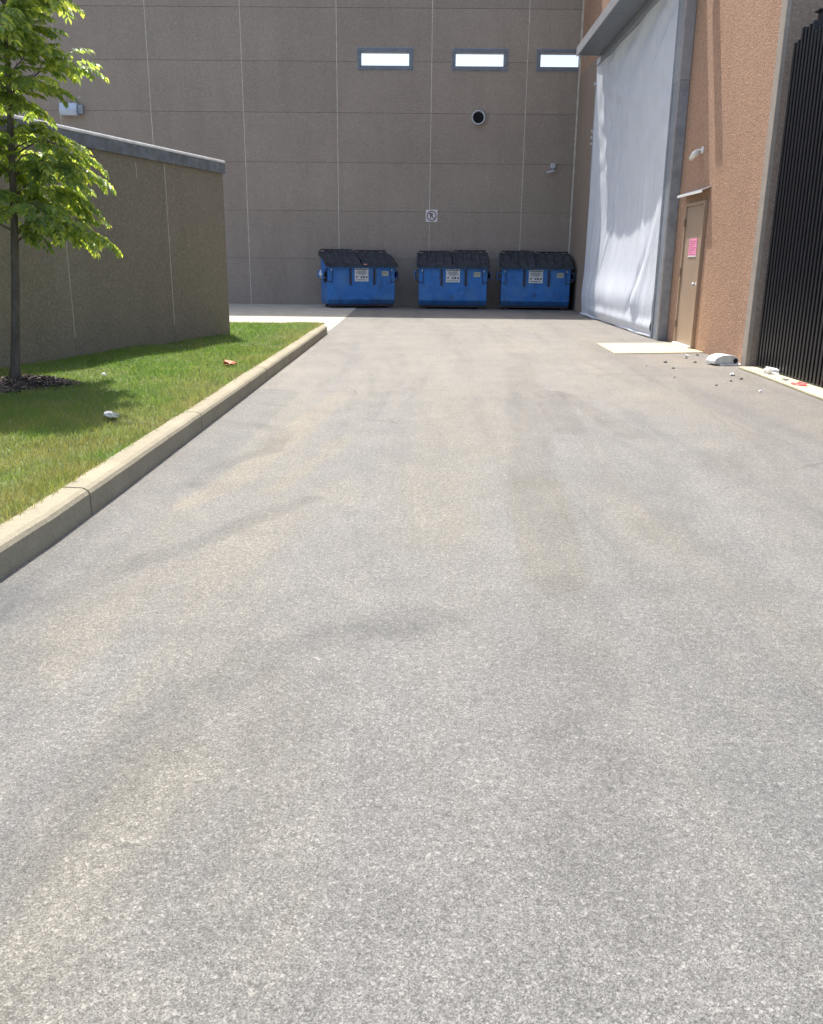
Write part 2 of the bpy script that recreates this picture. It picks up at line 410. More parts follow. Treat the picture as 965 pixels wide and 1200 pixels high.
# lawn surface: gently uneven sheet
def lawn_h(x, y):
    return LZ + .018*math.sin(x*1.9+.4)*math.sin(y*.8+1) + .012*math.sin(x*4.3+y*2.1)
g = MB(); nx, ny = 60, 90
X0, X1, Y0, Y1 = -13.0, KX-.155, 1.0, 17.42
for j in range(ny+1):
    for i in range(nx+1):
        u = (i/nx); x = X1 + (X0-X1)*u**1.6; y = Y0+(Y1-Y0)*j/ny
        z = lawn_h(x, y) if i else LZ+.0
        g.v.append((x, y, z))
for j in range(ny):
    for i in range(nx):
        a = j*(nx+1)+i; g.f.append((a+1, a, a+nx+1, a+nx+2)); g.mi.append(0)
lawn = tag(g.build('lawn', 'soil', smooth=True), 'mown lawn between the kerb and the low brown wall', kind='structure')
fixn(lawn)

# kerb: cast segments with rounded nose, returning left at its far end
prof = [(0, -.03), (0, .118), (.012, .138), (.035, .15), (.125, .152), (.152, .148), (.158, .13), (.158, -.03)]   # u = distance inward from the road face
def kerb_path():
    P = [(KX-.06, -6.0), (KX-.055, 2.6), (KX-.035, 3.4), (KX-.01, 4.0), (KX, 5.0), (KX-.005, 9), (KX-.01, 13), (KX-.02, 16.6)]
    for k in range(1, 7):
        a = k/6*math.pi/2; P.append((KX-.02-.75*(1-math.cos(a)), 16.6+.75*math.sin(a)))
    P += [(KX-3, 17.37), (-12.8, 17.4)]
    return P
P = kerb_path()
def resample(P, st=.12):
    out = [Vector((*P[0], 0))]
    for a, b in zip(P, P[1:]):
        a, b = Vector((*a, 0)), Vector((*b, 0)); n = max(1, int((b-a).length/st))
        for k in range(1, n+1): out.append(a.lerp(b, k/n))
    return out
KP = resample(P)
kerb = empty('kerb', (KX, 8, 0)); kerb['kind'] = 'structure'; kerb['label'] = 'pale concrete kerb of cast lengths along the lawn'
joints_y = [1.2, 4.45, 6.9, 9.9, 12.9, 15.9]
g = None; segs = []; cur = []
for i, p in enumerate(KP):
    cur.append(p)
    if (joints_y and p.y >= joints_y[0] and p.x > KX-.1 and i < len(KP)-1):
        segs.append(cur); cur = [p]; joints_y.pop(0)
segs.append(cur)
for sg in segs:
    pts = list(sg)
    d0 = (pts[1]-pts[0]).normalized(); d1 = (pts[-1]-pts[-2]).normalized()
    if sg is not segs[0]: pts[0] = pts[0]+d0*.008
    if sg is not segs[-1]: pts[-1] = pts[-1]-d1*.008
    g = MB(); n = len(prof)
    for k, p in enumerate(pts):
        t = (pts[min(k+1, len(pts)-1)]-pts[max(k-1, 0)]).normalized(); nn = Vector((-t.y, t.x, 0))
        for u, v in prof:
            w = .0022*math.sin(p.y*1.3+u*9)+.001*math.sin(p.y*11+v*30)
            q = p + nn*(u+w*.6); g.v.append((q.x, q.y-8*0, v+w*.6 if v > .05 else v))
    for k in range(len(pts)-1):
        for j in range(n): g.f.append((k*n+j, k*n+(j+1) % n, (k+1)*n+(j+1) % n, (k+1)*n+j)); g.mi.append(0)
    g.f.append(tuple(range(n))[::-1]); g.f.append(tuple((len(pts)-1)*n+j for j in range(n))); g.mi += [0, 0]
    g.v = [(x-KX, y-8, z) for x, y, z in g.v]
    fixn(g.build('kerb_segment', 'kerb', kerb))

# grass blades
def grass():
    rs = np.random.RandomState(3)
    W0 = Vector((-3.24, 14.62)); Dd = np.array([.2843, .9587])
    pts = []
    for (y0, y1, dens, hw) in ((2.6, 5.5, 6500, .0028), (5.5, 8.5, 4600, .0034), (8.5, 12.5, 2600, .0046), (12.5, 17.3, 1500, .006)):
        xl = -7.5
        n = int((y1-y0)*(X1-xl)*dens)
        x = xl+(X1+.02-xl)*rs.rand(n); y = y0+(y1-y0)*rs.rand(n)
        # only between the low wall and kerb; and inside the view fan
        side = (x-W0[0])*Dd[1]-(y-W0[1])*Dd[0]
        keep = ((side > -.02) | (y > 14.7)) & (x > -(.56*y+1.1)) 
        tr = (x+3.97)**2+(y-8.34)**2
        keep &= tr > .40**2*(.6+.6*rs.rand(n))
        x, y = x[keep], y[keep]; pts.append((x, y, np.full(len(x), hw)))
    x = np.concatenate([p[0] for p in pts]); y = np.concatenate([p[1] for p in pts]); hw = np.concatenate([p[2] for p in pts])
    n = len(x)
    z = LZ + .018*np.sin(x*1.9+.4)*np.sin(y*.8+1) + .012*np.sin(x*4.3+y*2.1) - .008
    patch = .5+.5*np.sin(x*2.7+1.3*np.sin(y*1.9))*np.sin(y*2.2+x)
    h = (.026+.028*rs.rand(n))*(.75+.5*patch)
    edge = x > X1-.12; h = np.where(edge, h*(.8+.8*rs.rand(n)), h)
    a = rs.rand(n)*2*np.pi; ln = (.2+.75*rs.rand(n))*h; b = rs.rand(n)*2*np.pi
    ca, sa = np.cos(a)*hw, np.sin(a)*hw
    lx, ly = np.cos(b)*ln, np.sin(b)*ln
    V = np.zeros((n, 3, 3), np.float32)
    V[:, 0] = np.stack([x-ca, y-sa, z], 1); V[:, 1] = np.stack([x+ca, y+sa, z], 1)
    V[:, 2] = np.stack([x+lx, y+ly, z+h], 1)
    me = bpy.data.meshes.new('grass'); me.vertices.add(n*3); me.loops.add(n*3); me.polygons.add(n)
    me.vertices.foreach_set('co', V.ravel()); me.loops.foreach_set('vertex_index', np.arange(n*3, dtype=np.int32))
    me.polygons.foreach_set('loop_start', np.arange(0, n*3, 3, dtype=np.int32)); me.polygons.foreach_set('loop_total', np.full(n, 3, np.int32))
    me.materials.append(M['grass']); me.update()
    o = bpy.data.objects.new('grass', me); col.objects.link(o)
    tag(o, 'short green lawn grass with dry straw patches near the kerb', 'grass', kind='stuff')
    print('blades', n)
grass()

# ------------------------------------------------------------------ precast panel walls (panels with open reveals, caulked vertical joints)
def panel_wall(xcuts, zcuts, holes, t, gap, m_to, origin):
    """front face at v=0, panels t thick; m_to(u, v, z) maps to object space"""
    g = MB(); xs = list(xcuts); zs = list(zcuts)
    def cell(u0, u1, z0, z1):
        P = [m_to(u, v, z) for u, v, z in ((u0,0,z0),(u1,0,z0),(u1,t,z0),(u0,t,z0),(u0,0,z1),(u1,0,z1),(u1,t,z1),(u0,t,z1))]
        i = len(g.v); g.v += P
        for f in ((0,3,2,1),(4,5,6,7),(0,1,5,4),(1,2,6,5),(2,3,7,6),(3,0,4,7)): g.f.append(tuple(i+k for k in f)); g.mi.append(g.cur)
    def split(rect, hs):
        u0, u1, z0, z1 = rect
        for (a, b, c, d) in hs:
            if a < u1 and b > u0 and c < z1 and d > z0:
                rest = [h for h in hs if h != (a, b, c, d)]
                A, B, C, D = max(a, u0), min(b, u1), max(c, z0), min(d, z1)
                out = []
                if C > z0: out += split((u0, u1, z0, C), rest)
                if D < z1: out += split((u0, u1, D, z1), rest)
                if A > u0: out += split((u0, A, C, D), rest)
                if B < u1: out += split((B, u1, C, D), rest)
                return out
        return [rect]
    for a, b in zip(xs, xs[1:]):
        for c, d in zip(zs, zs[1:]):
            for r in split((a+gap/2, b-gap/2, c+gap/2 if c > zs[0] else c, d-gap/2), holes): cell(*r)
    return g, split, cell

# back wall with three slot windows open to the sky
k_ = 1.0073
back = empty('precast_wall', (0, YB, 0), 0, 'tall grey brown precast concrete wall behind the blue dumpsters', 'wall')
HB = 14.6
xc = [-21.6, -18.88, -16.16, -13.45, -10.74, -8.06, -5.34, -2.59, .151, 2.905, 4.72]
zc = [0, 1.38, 2.76, 4.12, 5.48, 6.84, 8.22, 9.6, 10.97, 12.34, 13.7, HB]
wins = [(-1.99, -.40, 6.63, 7.19), (.735, 2.325, 6.63, 7.19), (3.17, 4.49, 6.63, 7.19)]
def mb_(u, v, z): return (u, v, z)
g, split, cell = panel_wall(xc, zc, wins, .012, .010, mb_, None)
g.cur = 1
for r in split((xc[0], xc[-1], 0, HB), wins):   # structural backing behind the panels
    i = len(g.v); g.box(r[0], r[1], .0125, .24, r[2], r[3])
fixn(g.build('panels', ['wall', 'backer'], back))
g = MB()
for x in xc[1:-1]:
    g.box(x-.0085, x+.0085, -.002, .012, 0.004, HB)
for i, (a, b, c, d) in enumerate(wins): pass
vert = g.build('joint_sealant', 'caulk', back)
# sealant must not cross the openings: the openings sit between the joints by construction
g = MB(); g.box(xc[0], xc[-1], -.04, .28, HB, HB+.06); g.build('parapet_cap', 'coping', back)
for i, (a, b, c, d) in enumerate(wins):
    f = MB(); w = .104
    y0, y1 = -.03, .20
    f.box(a+.002, b-.002, y0, y1, d-w, d-.002); f.box(a+.002, b-.002, y0, y1, c+.002, c+w)
    f.box(a+.002, a+w, y0, y1, c+w, d-w); f.box(b-w, b-.002, y0, y1, c+w, d-w)
    wf = f.build('window', 'frame', back, bevel=.006)
    b_ = MB(); e = .02       # outer trim bead
    b_.box(a-e, b+e, -.012, -.001, d+.001, d+e); b_.box(a-e, b+e, -.012, -.001, c-e, c-.001)
    b_.box(a-e, a-.001, -.012, -.001, c, d); b_.box(b+.001, b+e, -.012, -.001, c, d)
    b_.build('trim', 'steel_d', wf)
    p = MB(); p.box(a+w, b-w, .10, .106, c+w, d-w); p.build('pane', 'glass', wf)

# round vent
v = empty('round_vent', (1.535, YB, 5.37), 0, 'round wall vent with pale ring and dark grille', 'vent')
MB().lathe([(.155, .0), (.155, -.10), (.168, -.125), (.198, -.125), (.205, -.10), (.205, -.001)], (0, 0, 0), 'y', 40).build('ring', 'steel_l', v, smooth=True)
g = MB(); g.lathe([(.0, -.02), (.156, -.02)], (0, 0, 0), 'y', 32); g.build('duct', 'dark', v)
g = MB()
for k in range(-5, 6):
    h = k*.027; w = math.sqrt(max(0, .15**2-h*h)); g.box(-w, w, -.075, -.055, h-.004, h+.004)
g.build('grille', 'black', v)

# security camera on the back wall
c_ = empty('security_camera', (3.72, YB, 4.03), 0, 'small grey camera with square box bracket on the back wall', 'camera')
g = MB(); g.box(-.01, .13, -.09, -.002, -.03, .12); g.build('junction_box', 'steel_l', c_, bevel=.01)
g = MB(); g.tube([(.06, -.09, 0), (.05, -.16, -.05), (.0, -.19, -.10)], .02, 8); g.build('bracket', 'steel', c_)
g = MB(); g.prism([(-.05, -.04), (.05, -.04), (.055, .03), (0, .05), (-.055, .03)], -.14, .12, lambda u, v, t: (t*.95-.03, -.2+u, v*.9-.13+t*.22)); fixn(g.build('camera_body', 'steel_l', c_, bevel=.01))
g = MB(); g.lathe([(.0, 0), (.03, 0)], (0, 0, 0), 'x', 12)
g.build('lens', 'dark', c_, loc=(-.166, -.2, -.16))

# wall pack light behind the tree
w = empty('wall_light', (-10.38, YB, 5.49), 0, 'pale blue box light on the back wall beside the tree crown', 'light fixture')
g = MB(); g.prism([(0, -.17), (-.22, -.17), (-.26, -.04), (-.16, .17), (0, .17)], -.30, .20, lambda u, v, t: (t, u, v)); fixn(g.build('housing', 'lamp_lens', w, bevel=.015))
g = MB(); g.box(.205, .36, -.14, -.002, -.12, .12); g.build('junction_box', 'steel_d', w, bevel=.01)
g = MB(); g.tube([(.06, -.10, .17), (.20, -.2, .24), (.38, -.26, .33)], .010, 6); g.build('sensor_arm', 'steel_l', w)

# no parking sign
s_ = empty('no_parking_sign', (.215, YB-.012, 2.645), 0, 'white square no parking sign with a crossed out P in a ring', 'sign')
g = MB(); g.box(-.175, .175, -.004, .004, -.175, .175); g.build('plate', 'offwhite', s_, bevel=.0015)
def ring(g, r0, r1, y0, y1, n=40):
    for k in range(n):
        a, b = 2*math.pi*k/n, 2*math.pi*(k+1)/n
        P = [(r*math.cos(t), y, r*math.sin(t)) for y in (y0, y1) for r, t in ((r0, a), (r1, a), (r1, b), (r0, b))]
        i = len(g.v); g.v += P
        for f in ((0,1,2,3),(7,6,5,4),(1,5,6,2),(0,3,7,4)): g.f.append(tuple(i+q for q in f)); g.mi.append(0)
g = MB(); ring(g, .120, .146, -.0075, -.0045); fixn(g.build('ring', plain('dark red ink', (.22, .02, .035), .6), s_))
g = MB(); g.box(-.122, .122, -.0072, -.0048, -.010, .010, Matrix.Rotation(R(45), 4, 'Y')); g.build('slash', 'ink', s_)
g = MB(); g.box(-.042, -.016, -.0085, -.0046, -.085, .085)
n = 10; cx, cz, ro, ri = -.0155, .040, .045, .021
for k in range(n):
    a, b = -math.pi/2+math.pi*k/n, -math.pi/2+math.pi*(k+1)/n
    g.quad((cx+ri*math.cos(a)*1.3, -.0085, cz+ri*math.sin(a)), (cx+ro*math.cos(a)*1.2, -.0085, cz+ro*math.sin(a)), (cx+ro*math.cos(b)*1.2, -.0085, cz+ro*math.sin(b)), (cx+ri*math.cos(b)*1.3, -.0085, cz+ri*math.sin(b)))
g.build('letter', 'ink', s_)

# ------------------------------------------------------------------ low wall at left
LW = Vector((-3.235, 14.72, 0)); ang = math.atan2(5.67, 1.681)     # direction of its length
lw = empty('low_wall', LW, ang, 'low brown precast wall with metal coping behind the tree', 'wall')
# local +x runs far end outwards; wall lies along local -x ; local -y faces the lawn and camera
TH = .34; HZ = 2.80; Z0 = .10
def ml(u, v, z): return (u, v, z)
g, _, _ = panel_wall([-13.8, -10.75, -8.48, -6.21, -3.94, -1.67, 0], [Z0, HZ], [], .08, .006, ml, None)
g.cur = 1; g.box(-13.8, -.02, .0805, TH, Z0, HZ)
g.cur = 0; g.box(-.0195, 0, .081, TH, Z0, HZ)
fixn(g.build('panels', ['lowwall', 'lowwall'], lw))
g = MB()
for x in (-10.75, -8.48, -6.21, -3.94, -1.67): g.box(x-.009, x+.009, -.0015, .03, .38, HZ-.16)
g.box(-2.37, -2.355, -.0015, .01, HZ-.42, HZ-.22)
g.build('joint_sealant', 'caulk_d', lw)
g = MB(); g.box(-13.84, .035, -.045, TH+.05, HZ+.002, HZ+.045)
cp = g.build('coping', 'coping_t', lw, bevel=.017)
g = MB()
xx = -13.84
while xx < .03:
    x2 = min(xx+2.4, .03); g.box(xx+.003, x2-.003, -.038, -.004, HZ-.15, HZ+.001); xx = x2
g.box(.004, .030, -.004, TH+.04, HZ-.15, HZ+.001)
g.build('fascia', 'coping', cp)

# ------------------------------------------------------------------ right building: wall, trims
rb = empty('warehouse_wall', (XR, 19, 0), 0, 'orange brown rough concrete warehouse wall right of the drive', 'building')
HR = 9.6
def mr(u, v, z): return (v, u-19, z)
OPEN = [(16.55, 23.88, -.01, 6.17)]
g, sp_, _ = panel_wall([12.14, 17.0, 22.0, YB-.002], [0, 4.85, HR], OPEN, .09, .0, mr, None)
for q in sp_((12.14, YB-.002, 0, HR), OPEN): g.box(.0905, .35, q[0]-19, q[1]-19, q[2], q[3])
# return face around the near corner, looking at the camera
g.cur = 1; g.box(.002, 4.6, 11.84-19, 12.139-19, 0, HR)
g.cur = 0; g.box(1.30, 4.6, 12.1401-19, YB-.002-19, 0, HR)
fixn(g.build('wall', ['wall_r', 'wall_shaded'], rb))
g = MB(); g.box(-.014, -.002, 23.98-19, 27.34-19, .004, 6.45); g.build('corner_shade_panel', 'wall_shaded', rb)  # the back wall's shadow on this strip, painted as a thin darker panel
g = MB(); g.box(1.2, 1.25, 14.5-19, 26-19, 0, 7); g.box(.3505, 1.2, 16.2-19, 16.3-19, 0, 7); g.box(.3505, 1.2, 24.1-19, 24.2-19, 0, 7); g.box(.3505, 1.2, 16.3-19, 24.1-19, 6.5, 6.6); g.build('dark_bay', 'dark', rb)
# corner trim: groove's shade as a flat dark strip, and light stripe
g = MB(); g.box(-.006, .0015, 12.02-19, 12.138-19, .004, HR-.1); g.build('corner_groove_shade', 'tan_d', rb)
g = MB(); g.box(-.055, .0018, 11.835-19, 12.018-19, .004, HR-.1); g.build('corner_trim', 'tan', rb, bevel=.008)
g = MB(); g.box(-.05, 4.62, 11.80-19, YB-19-.002, HR, HR+.06); g.build('parapet_cap', 'coping', rb)
# wall base strip between curtain and back wall : steel corner stile
g = MB(); g.box(-.05, -.002, 27.36-19, 27.42-19, .004, 9.5); g.build('corner_stile', 'caulk', rb)
# door
YD0, YD1, ZD = 14.32, 15.36, 2.30
d_ = MB(); d_.box(-.030, -.003, YD0+.055-19, YD1-.055-19, .05, ZD-.05); door = d_.build('door', 'door', rb, bevel=.003)
tag(door, 'tan steel door with a pink notice')
f = MB(); f.box(-.055, -.002, YD0-19, YD0+.052-19, .006, ZD); f.box(-.055, -.002, YD1-.052-19, YD1-19, .006, ZD); f.box(-.055, -.002, YD0+.053-19, YD1-.053-19, ZD-.048, ZD)
f.build('door_frame', 'door_f', door, bevel=.003)
g = MB(); g.lathe([(0, -.10), (.028, -.10), (.034, -.085), (.03, -.065), (.012, -.055), (.012, -.04), (.036, -.036), (.036, -.031)], (0, YD0+.13-19, 1.02), 'x', 16); g.build('handle', 'steel_l', door, smooth=True)
for z in (.35, 1.2, 2.0):
    g = MB(); g.box(-.068, -.056, YD1-.075-19, YD1-.035-19, z-.06, z+.06); g.build('hinge', 'tan_d', door)
g = MB(); g.box(-.09, -.002, YD0+.053-19, YD1-.053-19, .013, .045); g.build('threshold', 'white', door)
nt = MB(); nt.box(-.036, -.0305, 14.60-19, 15.02-19, 1.45, 1.74); no = nt.build('notice', 'pink', door)
g = MB()
for j in range(7):
    z = 1.70-.035*j; a = 14.98-19; b = a-.34+.08*((j*37) % 3); g.box(-.0375, -.0362, b, a, z-.008, z+.004)
g.build('lettering', plain('faded pink print', (.62, .16, .30), .7), no)
g = MB(); g.box(-.0375, -.0362, 14.60-19, 15.02-19, 1.452, 1.472); g.build('border', 'white', no)
# drip cap above door
c = MB(); c.prism([(-.002, .0), (-.135, -.055), (-.135, -.085), (-.128, -.085), (-.128, -.06), (-.002, -.012)], 14.26-19, 15.60-19, lambda u, v, t: (u, t, 2.50+v))
cap = fixn(c.build('drip_cap', 'steel', door))
g = MB(); g.box(-.142, -.1355, 14.26-19, 15.60-19, 2.408, 2.448); g.build('drip_edge', 'white', cap)

# canopy over the curtained opening
CY0, CY1, CX, CZ = 15.90, 23.45, 3.66, 6.20
cn = empty('canopy', (XR, 19, CZ), 0, 'grey sheet metal canopy above the white tarpaulin curtain', 'canopy')
g = MB()
yy = CY0
while yy < CY1-.01:
    y2 = min(yy+1.9, CY1); g.box(CX-XR+.03, -.003, yy+.004-19, y2-.004-19, 0, .03); yy = y2
g.build('soffit', 'soffit', cn)
g = MB(); g.box(CX-XR+.02, -.003, CY0+.01-19, CY1-.01-19, .0305, .05); g.build('soffit_joint_backing', 'dark', cn)
g = MB(); g.prism([(CX-XR, -.02), (CX-XR+.027, -.02), (CX-XR+.027, .15), (-.003, .30), (-.003, .33), (CX-XR, .18)], CY0-19, CY1-19, lambda u, v, t: (u, t, v)); fixn(g.build('fascia', 'steel_l', cn))
for y_ in (CY0-19+.001, CY1-19-.021):
    g = MB(); g.prism([(CX-XR+.028, .03), (-.003, .03), (-.003, .295), (CX-XR+.028, .15)], 0, .02, lambda u, v, t: (u, y_+t, v)); fixn(g.build('end_panel', 'steel', cn))
for x_, r_, l_ in ((.10, .022, .14), (.24, .018, .10)):
    g = MB(); g.tube([(CX-XR+x_, CY1+.03-19, .0), (CX-XR+x_+.01, CY1+.03-19, -l_)], r_, 8); g.build('bracket', 'steel_l', cn)

# steel posts each side of the curtain
def post(name, y0, y1, x0, zt, label, split_z):
    e = empty(name, (XR, (y0+y1)/2, 0), 0, label, 'post'); hy = (y1-y0)/2
    g = MB(); g.box(x0-XR, -.003, -hy, hy, .004, split_z-.004); g.build('lower_channel', 'steel_d', e, bevel=.006)
    g = MB(); g.box(x0-XR-.006, -.003, -hy, hy, split_z, zt); g.build('upper_channel', 'steel', e, bevel=.006)  # pieces split here; upper lit tone and lower shaded tone put into the greys
    g = MB(); g.box(x0-XR-.03, x0-XR-.0065, -hy, -hy+.02, .004, zt); g.box(x0-XR-.03, x0-XR-.0065, hy-.03, hy-.008, .004, zt); g.build('flange', 'steel_l', e)
    return e
post('curtain_post', 15.97, 16.42, 4.26, 6.16, 'wide grey steel channel post at the near edge of the curtain', 4.3)
e = empty('curtain_track', (4.27, 19, 6.16), 0, 'dark steel rail holding the top of the tarpaulin', 'rail')
g = MB(); g.box(-.02, .12, 16.44-19, 23.9-19, -.10, .036); g.build('channel', 'steel_d', e)
g = MB(); g.box(.0, .05, 23.9-19+.02, 23.9-19+.07, -2.9, -.02)
for z in (-.5, -1.6, -1.75, -1.9): g.box(-.05, .0, 23.9-19+.02, 23.9-19+.07, z-.03, z+.03)
g.build('side_clips', 'steel_l', e)

# tarpaulin curtain
def curtain():
    Y0c, Y1c, Zt = 16.44, 23.92, 6.10
    ny, nz = 170, 200
    rs = random.Random(5)
    folds = [(rs.uniform(.05, .95), rs.uniform(.25, .7), rs.uniform(.02, .05), rs.uniform(-.35, .35)) for _ in range(16)]
    g = MB()
    def sm(a, b, x): t = max(0, min(1, (x-a)/(b-a))); return t*t*(3-2*t)
    for j in range(nz+1):
        z = Zt*(1-j/nz)+.02
        for i in range(ny+1):
            u = i/ny; y = Y0c+(Y1c-Y0c)*u
            bow = 4*u*(1-u)
            x = 4.285
            x += .16*bow*sm(.6, 2.6, z)*(1-.55*sm(3.4, 6.0, z))          # pressed in at mid height
            x -= .075*math.exp(-((z-.55)/.42)**2)*(.5+.7*bow)           # slack belly near the ground
            x -= .05*math.exp(-((z-.18)/.12)**2)*sm(.0, .25, 1-u)
            # vertical hanging folds in the lower half
            for c, wd, am, sl in folds:
                uc = c+sl*(z-2)/7
                d = (u-uc)*7.5/wd/.35
                x -= am*.55*math.exp(-d*d)*sm(4.2, 1.6, z)*sm(0, .5, z)
            # pull wrinkles from the top corners
            x += .018*math.sin(9*(u*2.2+z*.9)+1.5*math.sin(z*2))*sm(2.8, 4.6, z)*sm(1.0, .8, u)
            x += .007*math.sin(17*(u*1.6-z*.8)+2*math.sin(u*7))*sm(2.6, 5.0, z)*sm(1.0, .8, u)
            for cu, cz, sl_, wd_, am_ in ((.10, 5.4, 2.6, .05, .020), (.25, 5.0, 2.2, .04, .016), (.42, 4.3, 1.6, .05, .018), (.62, 4.9, -1.8, .045, .015), (.50, 3.5, 1.1, .04, .012), (.15, 3.9, 2.4, .05, .016)):
                d = (z-cz+sl_*(u-cu))/(wd_*3.2); x -= am_*math.exp(-d*d)*math.exp(-((u-cu)/.22)**2)
            # big slanted crease near the camera edge low down
            d = ((u-.20)-(z-1.0)*-.075)/.020; x += .05*math.exp(-d*d)*sm(.25, .6, z)*sm(1.9, 1.0, z)
            d = ((u-.13)-(z-1.2)*-.06)/.035; x -= .05*math.exp(-d*d)*sm(.25, .6, z)*sm(2.6, 1.2, z)
            yy = y - (.12*math.sin(math.pi*min(1, z/5.5)))*(1-u)*0 - .10*u*0 + .03*sm(.9, 1, u)*math.sin(z*1.4)
            g.v.append((x-4.285, yy-19, z))
    for j in range(nz):
        for i in range(ny):
            a = j*(ny+1)+i; g.f.append((a, a+1, a+ny+2, a+ny+1)); g.mi.append(0)
    o = empty('tarpaulin_curtain', (4.285, 19, 0), 0, 'tall white tarpaulin sheet closing the opening under the canopy', 'curtain')
    m = g.build('sheet', 'tarp', o, smooth=True)
    so = m.modifiers.new('thick', 'SOLIDIFY'); so.thickness = .006; so.offset = 1
    g = MB(); pts = []
    for i in range(0, 60):
        u = i/59; y = Y0c+(Y1c-Y0c)*u; pts.append((-.03-.02*math.sin(u*9), y-19, .03+.008*math.sin(u*31)))
    g.tube(pts, .028, 8); g.build('hem', 'tarp', o, smooth=True)
curtain()

# floodlight high on the right wall and its arm
fl = empty('floodlight', (XR, 15.2, 5.80), 0, 'dark brown box floodlight on an arm high on the orange wall', 'light fixture')
g = MB(); g.box(-.05, -.003, -.07, .07, -.10, .14); g.build('back_box', 'rust', fl, bevel=.01)
g = MB(); g.box(-.11, -.05, -.03, .03, -.02, .05); g.build('arm', 'rust', fl)
g = MB(); g.prism([(-.52, -.02), (-.11, -.03), (-.11, .10), (-.50, .05)], -.16, .16, lambda u, v, t: (u, t, v)); hd = fixn(g.build('lamp_head', 'rust', fl, bevel=.01))
# camera on right wall
c_ = empty('security_camera', (XR, 14.86, 3.02), 0, 'small white dome camera on a bracket above the tan door', 'camera')
g = MB(); g.lathe([(0, 0), (.055, 0), (.055, -.02), (.02, -.03)], (-.003, 0, .06), 'x', 20); g.v = [(x if x < 0 else -.003, y, z) for x, y, z in g.v]; g.build('wall_plate', 'white', c_, smooth=False)
g = MB(); g.tube([(-.02, 0, .06), (-.07, .03, .07), (-.10, .05, .03)], .018, 8); g.build('arm', 'white', c_)
g = MB(); g.tube([(-.08, .02, .04), (-.11, .09, .01), (-.14, .17, -.05)], [.042, .048, .035], 12); g.build('camera_body', 'white', c_, smooth=True)

# ------------------------------------------------------------------ gate
gt = empty('metal_gate', (4.47, 10, 0), 0, 'tall black gate of close upright bars at the right edge', 'gate')
y = 11.66; k = 0
while y > 7.0:
    zt = 3.92 + (.10 if 1 < k < 6 else 0) + .012*((k*7) % 3)
    g = MB(); g.box(-.026, .026, y-10-.026, y-10+.026, .05, zt)
    g.build('bar', 'black', gt, bevel=.004)
    y -= .098; k += 1
g = MB()
for z in (.22, 1.66, 3.55): g.box(.03, .075, 7.0-10, 11.68-10, z-.03, z+.03)
g.build('rail', 'black', gt)
for (yy, zt) in ((11.27, 4.16), (7.6, 4.16)):
    g = MB(); g.box(.077, .20, yy-10-.06, yy-10+.06, .0, zt); g.box(-.01+.077-.03, .215, yy-10-.075, yy-10+.075, zt, zt+.02); g.build('post', 'black', gt, bevel=.004)
# second layer of bars behind
g = MB(); y = 11.62
while y > 7.0: g.box(.078, .118, y-10-.02, y-10+.02, .06, 3.86); y -= .098
g = g.build('backing_bars', 'black', gt); g['kind'] = 'stuff'
st = MB(); st.prism([(4.24, 11.72), (4.60, 11.72), (4.60, 6.5), (4.02, 6.5), (4.14, 8.93), (4.22, 10.73)][::-1], 0, .03, lambda u, v, t: (u, v, t))
tag(fixn(st.build('gate_kerb', 'door_pad', bevel=.008)), 'pale concrete strip under the black gate', kind='structure')

